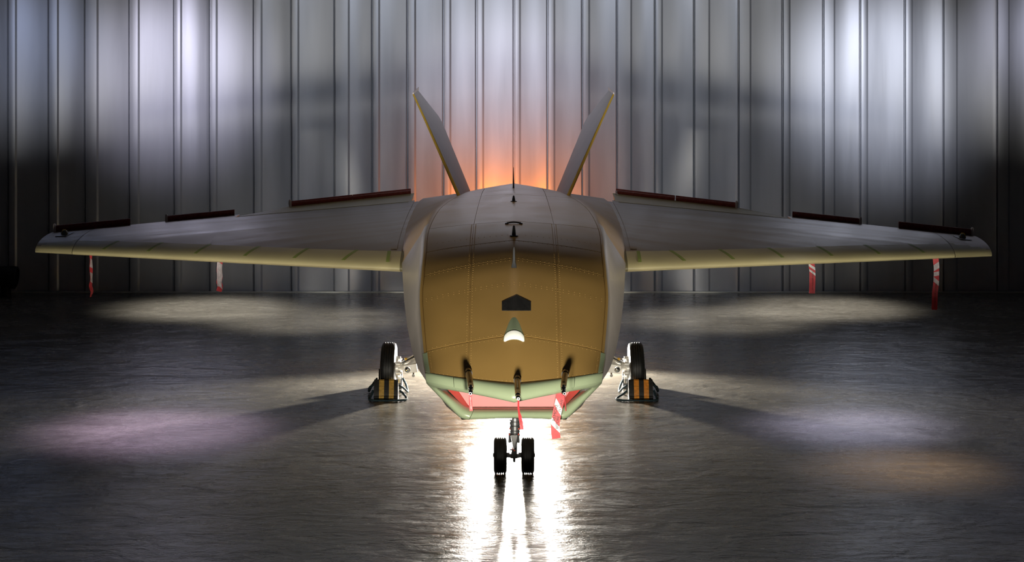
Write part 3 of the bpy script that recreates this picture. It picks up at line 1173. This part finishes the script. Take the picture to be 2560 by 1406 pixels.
guards = [
    (-1, False, 0.992, 0.795, 0.040, 'dark red edge guard on the tip end of the wing carrying the twisted ribbon'),
    (-1, False, 0.695, 0.515, 0.034, 'dark red edge guard midway along the wing carrying the BEFORE FLIGHT ribbon'),
    (-1, True, 0.985, 0.50, 0.034, 'dark red edge guard on the outer flap half, joined without a clip between'),
    (-1, True, 0.497, 0.03, 0.034, 'dark red edge guard by the tail fin, joined without a clip between'),
    (1, True, 0.50, 0.03, 0.034, 'dark red edge guard by the tail fin lit orange, clip at its outer end'),
    (1, True, 0.985, 0.51, 0.034, 'dark red edge guard on the outer flap half between two pale clips'),
    (1, False, 0.695, 0.515, 0.034, 'dark red edge guard midway along the wing with two bright red and white ribbons'),
    (1, False, 0.992, 0.80, 0.040, 'dark red edge guard on the tip end of the wing with two bright red ribbons'),
]
for gi, (side, fl_, s0, s1, r, lab) in enumerate(guards):
    pts = [te_point(s0 + (s1 - s0) * k / 8, side, fl_) + Vector((0, 0.012, r * 0.75)) for k in range(9)]
    g = thing('edge_guard', pts[4], lab, 'edge guard', 'red guards along the wing trailing edges')
    # split tube: slotted foam section slid over the edge
    a0 = (pts[-1] - pts[0]).normalized()
    up = Vector((0, 0, 1))
    fw = a0.cross(up).normalized()
    if fw.y > 0: fw = -fw
    rows = []
    for p_ in pts:
        ring = []
        for k in range(15):
            th = math.radians(-62 + 304 * k / 14) + math.pi / 2 - math.radians(90)
            # slot faces forward and down
            dirv = fw * math.cos(math.radians(-28) + math.radians(28) + th + math.radians(-90 + 62)) + up * math.sin(th + math.radians(-28))
            ring.append(p_ + dirv.normalized() * r)
        for k in range(14, -1, -1):
            ring.append(p_ + (ring[k] - p_) * 0.55)
        rows.append(ring)
    mb = MB().grid(rows, closed=True)
    n = len(rows[0])
    mb.F.append(tuple(range(n)))
    mb.F.append(tuple(range((len(rows) - 1) * n, len(rows) * n)))
    mb.build('guard_tube', 'guard_red', g, smooth=50)
    if gi not in (3, 4):
        e = pts[0] - a0 * 0.014
        cm = MB()
        ar = []
        for k in range(13):
            th = math.pi * k / 12
            ar.append(e + fw * math.cos(th) * r * 0.9 + up * (math.sin(th) * r * 1.15))
        legs = [ar[0] + Vector((0, 0, -0.05)) + fw * 0.02] + ar + [ar[-1] + Vector((0, 0, -0.012))]
        cm.tube(legs, 0.015, 10)
        cm.build('end_clip', 'clip_white', g, smooth=60)
    if gi == 4:
        e = pts[-1] + a0 * 0.0
        MB().tube([e + Vector((0, -0.02, 0.01)), e + Vector((0, -0.05, -0.02)), e + Vector((0.01, -0.10, -0.03))], 0.011, 8).build('end_clip', 'clip_white', g, smooth=60)


# ------------------------------------------------------------------ remove-before-flight ribbons
def text_mesh(s, size):
    cu = bpy.data.curves.new('lettering', 'FONT')
    cu.body = s
    cu.size = size
    cu.resolution_u = 2
    cu.align_x = 'CENTER'
    cu.align_y = 'CENTER'
    ob = bpy.data.objects.new('lettering_source', cu)
    COL.objects.link(ob)
    dg = bpy.context.evaluated_depsgraph_get()
    me = bpy.data.meshes.new_from_object(ob.evaluated_get(dg))
    V = [v.co.copy() for v in me.vertices]
    Fc = [tuple(p.vertices) for p in me.polygons]
    bpy.data.objects.remove(ob, do_unlink=True)
    bpy.data.meshes.remove(me)
    return V, Fc


def ribbon(label, path, width, twist=0.0, wave=0.0, stripes=(), texts=(), base='ribbon_red', wmat='ribbon_white', widths=None, ring=True):
    """path: centre line top to bottom; the ribbon faces the camera side (-y), turned by twist(t)"""
    path = [Vector(p) for p in path]
    seg = [0.0]
    for a, b in zip(path[:-1], path[1:]): seg.append(seg[-1] + (b - a).length)
    LT = seg[-1]

    def at(t):
        s = t * LT
        x = [np.interp(s, seg, [p[i] for p in path]) for i in range(3)]
        return Vector(x)

    def frame(t):
        e = 0.04
        d = (at(min(1, t + e)) - at(max(0, t - e))).normalized()
        a = twist(t) if callable(twist) else twist
        side = Vector((math.cos(a), math.sin(a), 0))
        side = (side - d * side.dot(d)).normalized()
        n = d.cross(side)
        if n.y > 0 and abs(a) < 1.5: n = -n
        return d, side, n

    def pt(t, c, off=0.0):
        d, s, n = frame(t)
        ww = width * (widths(t) if widths else 1)
        return at(t) + s * c * ww + n * (off + wave * math.sin(t * 9 + c * 2))

    th = thing('warning_ribbon', tuple(path[0]), label, 'ribbon', 'remove-before-flight ribbons')
    N = 28
    mb = MB()
    fr_ = [[pt(i / N, c / 4 - 0.5, 0.0012) for c in range(5)] for i in range(N + 1)]
    bk_ = [[pt(i / N, c / 4 - 0.5, -0.0012) for c in range(4, -1, -1)] for i in range(N + 1)]
    mb.grid([a + b for a, b in zip(fr_, bk_)], closed=True)
    mb.F.append(tuple(range(10)))
    mb.F.append(tuple(range(10 * N, 10 * N + 10)))
    rb = mb.build('ribbon_strip', base, th, smooth=60)
    for (t0, t1, slant) in stripes:
        rows = []
        for k in range(7):
            c = k / 6 - 0.5
            a = t0 + slant * (c + 0.5)
            b = t1 + slant * (c + 0.5)
            rows.append([pt(max(0, min(1, a + (b - a) * j / 4)), c * 0.998, 0.0040) for j in range(5)])
        MB().grid(rows).build('white_band', wmat, th, smooth=60)
    for (body, t, c, size, rot, ink) in texts:
        V, Fc = text_mesh(body, size)
        out = []
        for v in V:
            # rot +1: reads downwards, -1: reads upwards
            al = v.x * rot
            ac = -v.y * rot if rot > 0 else v.y * 1.0
            if rot > 0:
                tt, cc = t + v.x / LT, c - (-v.y) / width * -1 * 1.0
                cc = c + v.y / width
            else:
                tt, cc = t - v.x / LT, c - v.y / width
            out.append(pt(max(0, min(1, tt)), cc, 0.0058))
        mk('lettering', out, Fc, ink, th)
    if ring:
        p0 = path[0]
        tr = MB().tube([p0 + Vector((0.009 * math.cos(a), 0, 0.006 + 0.009 * math.sin(a))) for a in [k * math.pi / 6 for k in range(12)]], 0.0016, 6, closed=True)
        tr.build('split_ring', 'chrome', th, smooth=60)
    return th


WX = lambda px, py, d: P(px, py, d)
RB_ = 'REMOVE BEFORE FLIGHT'
# on the three probes
ribbon('small red ribbon facing forward with white lettering, hanging from an outer nose probe',
       [WX(1176, 987, 15.46), WX(1176, 1000, 15.46), WX(1177, 1015, 15.47), WX(1178, 1028, 15.47)], 0.023, 0.15,
       texts=[(RB_, 0.52, 0.0, 0.0085, 1, 'ink_white')])
ribbon('small red ribbon hanging from the middle probe past the nose wheel strut',
       [WX(1296, 1000, 15.42), WX(1296, 1018, 15.43), WX(1298, 1035, 15.45), WX(1303, 1055, 15.47), WX(1305, 1075, 15.48)], 0.027,
       lambda t: 1.05 - 1.0 * max(0, min(1, (t - 0.45) / 0.25)), widths=lambda t: 0.75 + 0.3 * t,
       texts=[('FLIGHT', 0.80, -0.15, 0.012, 1, 'ink_black')])
ribbon('thin plain red ribbon turned edge-on under the probe beside the striped ribbon',
       [WX(1411, 987, 15.46), WX(1412, 1000, 15.46), WX(1414, 1015, 15.47), WX(1415, 1028, 15.47)], 0.020, 1.25)
# broad striped one tied to the intake
ribbon('broad red ribbon with white diagonal bands and black lettering over the intake',
       [WX(1404, 978, 16.02), WX(1400, 1000, 16.03), WX(1393, 1030, 16.03), WX(1388, 1060, 16.03), WX(1389, 1085, 16.03), WX(1391, 1097, 16.03)], 0.066, 0.0,
       stripes=[(0.17, 0.31, 0.20), (0.57, 0.70, 0.19)],
       texts=[('REMOVE', 0.47, -0.20, 0.034, -1, 'ink_black'), ('BEFORE', 0.66, 0.22, 0.030, -1, 'ink_black'), ('FLIGHT', 0.30, 0.26, 0.030, -1, 'ink_black')], ring=False)


def wing_under(px, side):
    """front underside point of the wing below a picture column"""
    lo_, hi_ = 0.0, 1.0
    for _ in range(40):
        m_ = (lo_ + hi_) / 2
        q = wing(m_, 0.012, side, False)
        x = AC + q.x * F / q.y
        if abs(x - AC) < abs(px - AC): lo_ = m_
        else: hi_ = m_
    q = wing(lo_, 0.03, side, False)
    q.x += X0
    return q


def hang(px, side, pts):
    q = wing_under(px, side)
    d = q.y
    y0 = YH + (CH - q.z) * F / d
    return [q + Vector((0, 0, 0.01))] + [WX(x, y, d) for (x, y) in pts]


ribbon('narrow twisted grey and red ribbon hanging under the wing beside the tip', hang(227, -1, [(227, 655), (228, 680), (228, 705), (226, 715), (230, 730), (226, 743)]), 0.034,
       lambda t: 0.9 + 0.35 * math.sin(t * 14), wave=0.002, stripes=[(0.08, 0.28, 0.05), (0.40, 0.62, 0.05)], base='ribbon_red', wmat='ribbon_grey', ring=False)
ribbon('greyish ribbon with white BEFORE FLIGHT lettering under the wing', hang(549, -1, [(548, 675), (550, 695), (547, 706), (551, 716), (547, 729)]), 0.052, 0.05, wave=0.003,
       stripes=[(0.0, 0.80, 0.10)], wmat='ribbon_grey', texts=[('BEFORE', 0.28, 0.0, 0.027, 1, 'ink_white'), ('FLIGHT', 0.68, 0.0, 0.027, 1, 'ink_white')], ring=False)
ribbon('short bright red ribbon with white top corner under the wing', hang(2031, 1, [(2031, 680), (2031, 705), (2030, 734)]), 0.058, 0.05, wave=0.002,
       stripes=[(0.0, 0.10, 0.16), (0.19, 0.27, 0.16)], texts=[(RB_, 0.58, 0.05, 0.016, 1, 'ink_black')], ring=False)
ribbon('long red ribbon with grey middle reaching below the wall foot, under the wing', hang(2341, 1, [(2341, 668), (2341, 690), (2340, 712), (2337, 735), (2336, 775)]), 0.058, 0.05, wave=0.003,
       stripes=[(0.14, 0.26, -0.06), (0.28, 0.36, -0.02), (0.37, 0.46, 0.08)], wmat='ribbon_grey', texts=[(RB_, 0.73, 0.0, 0.022, 1, 'ink_black')], ring=False)


# ------------------------------------------------------------------ wheel chocks and their ropes
def chock(label, cx, cy, wd, ht, face, paint, stripes=True, grp='rubber wheel chocks'):
    """ribbed rubber wedge; face = -1 ribbed side towards -y"""
    prof = []
    nr = 13
    dep = 0.20
    # outer ribbed face, leaning
    prof.append((0.0, 0.0))
    prof += [(-0.012, 0.008), (-0.014, 0.022), (-0.006, 0.036)]
    for k in range(nr):
        z0 = 0.038 + (ht - 0.042) * k / nr
        z1 = 0.038 + (ht - 0.042) * (k + 0.68) / nr
        lean = lambda z: 0.055 * (z / ht) ** 1.5
        prof += [(lean(z0) + 0.005, z0), (lean(z0) - 0.001, z0 + 0.0015), (lean(z1) - 0.001, z1), (lean(z1) + 0.005, z1 + 0.001)]
    prof += [(0.075, ht), (0.095, ht - 0.006), (0.135, ht * 0.55), (0.17, 0.03), (0.17, 0.0)]
    t = thing('wheel_chock', (cx, cy, 0), label, 'chock', grp)
    fr5 = [0, 0.215, 0.425, 0.625, 0.83, 1.0] if stripes else [0, 1.0]
    for i in range(len(fr5) - 1):
        xa, xb = cx - wd / 2 + wd * fr5[i], cx - wd / 2 + wd * fr5[i + 1]
        poly = [Vector((xa, cy + (-face) * y, z)) for (y, z) in prof]
        yel = stripes and i in (1, 3)
        MB().prism(poly, (xb - xa, 0, 0)).build('painted_stripe' if yel else 'rubber_block', paint if yel else 'chock_rubber', t)
    return t


LXc, RXc = -1.222 + X0, 1.197 + X0
chock('black ribbed chock with two yellow stripes before the wheel', LXc - 0.005, 20.07, 0.232, 0.185, -1, 'yellow_paint')
chock('black ribbed chock with two orange stripes before the wheel', RXc + 0.025, 20.07, 0.232, 0.185, -1, 'orange_paint')
chock('plain black chock behind the wheel with the yellow striped chock', LXc + 0.0, 20.85, 0.232, 0.185, 1, 'yellow_paint', False)
chock('plain black chock behind the wheel with the orange striped chock', RXc + 0.0, 20.85, 0.232, 0.185, 1, 'orange_paint', False)


def smooth_path(pts, n=8, closed=False):
    out = []
    m = len(pts)
    pts = [Vector(p) for p in pts]
    for i in range(m if closed else m - 1):
        if closed:
            p0, p1, p2, p3 = pts[i - 1], pts[i], pts[(i + 1) % m], pts[(i + 2) % m]
        else:
            p1, p2 = pts[i], pts[i + 1]
            p0 = pts[i - 1] if i else 2 * p1 - p2
            p3 = pts[i + 2] if i + 2 < m else 2 * p2 - p1
        for k in range(n):
            t = k / n
            out.append(0.5 * (2 * p1 + (p2 - p0) * t + (2 * p0 - 5 * p1 + 4 * p2 - p3) * t * t + (3 * p1 - p0 - 3 * p2 + p3) * t ** 3))
    if not closed: out.append(pts[-1])
    return out


def rope(label, pts, r=0.012):
    pts = smooth_path(pts, 8)
    mb = MB()
    # three twisted strands
    L_ = 0.0
    acc = [0.0]
    for a, b in zip(pts[:-1], pts[1:]):
        L_ += (b - a).length
        acc.append(L_)
    for s in range(3):
        st = []
        for i, p in enumerate(pts):
            t = (pts[min(i + 1, len(pts) - 1)] - pts[max(i - 1, 0)]).normalized()
            u = t.cross(Vector((0, 0, 1))).normalized()
            v = u.cross(t)
            a = acc[i] / 0.05 * 2 * math.pi + s * 2 * math.pi / 3
            st.append(p + (u * math.cos(a) + v * math.sin(a)) * r * 0.42)
        mb.tube(st, r * 0.62, 6)
    o = mb.build('chock_rope', 'rope', None, origin=(pts[0].x, pts[0].y, 0), smooth=60)
    return tag(o, label, 'rope', 'twisted ropes of the wheel chocks')


hw = 0.116
for (cx, side, col) in ((LXc - 0.005, -1, 'yellow'), (RXc + 0.025, 1, 'orange')):
    out, inn = (cx - hw, cx + hw) if side < 0 else (cx + hw, cx - hw)
    so = -1 if side < 0 else 1
    bulge = 0.04 if side < 0 else 0.10
    rope('dark twisted rope looped on the floor before the %s striped chock' % col,
         [(inn - so * 0.013, 20.16, 0.075), (inn - so * 0.05, 20.13, 0.05), (inn - so * (0.06 + bulge * 0.6), 20.05, 0.016), (inn - so * (0.02 + bulge * 0.5), 19.985, 0.013), (cx, 19.965, 0.013), (out + so * 0.015, 19.985, 0.013), (out + so * 0.035, 20.06, 0.018), (out + so * 0.02, 20.13, 0.05), (out + so * 0.013, 20.16, 0.075)])
    rope('dark twisted rope joining the %s striped chock to the one behind on its outer side' % col,
         [(out + so * 0.013, 20.18, 0.12), (out + so * 0.05, 20.26, 0.09), (out + so * 0.07, 20.45, 0.02), (out + so * 0.05, 20.64, 0.05), (out + so * 0.013, 20.76, 0.09)])
    rope('dark twisted rope joining the %s striped chock to the one behind, on the belly side' % col,
         [(inn - so * 0.013, 20.18, 0.12), (inn - so * 0.05, 20.26, 0.08), (inn - so * 0.075, 20.45, 0.016), (inn - so * 0.05, 20.64, 0.05), (inn - so * 0.013, 20.76, 0.09)])

# ------------------------------------------------------------------ dark rounded housing at the wall foot
lh = thing('dark_housing', (P(18, 730, 27.7).x, 27.7, 0), 'black rounded housing on a short stand at the foot of the wall', 'lamp')
bx_ = P(18, 730, 27.7).x
MB().lathe([(-0.16, 0.08), (-0.15, 0.12), (0.05, 0.15), (0.12, 0.15), (0.13, 0.13), (0.10, 0.13)], (bx_, 27.7, 0.26), (1, 0, -0.12), 28).build('housing_shell', 'black_rubber', lh, smooth=40)
MB().tube([(bx_ - 0.02, 27.7, 0.0), (bx_ - 0.02, 27.7, 0.2)], [0.075, 0.065], 16).build('housing_stand', 'black_rubber', lh, smooth=40)
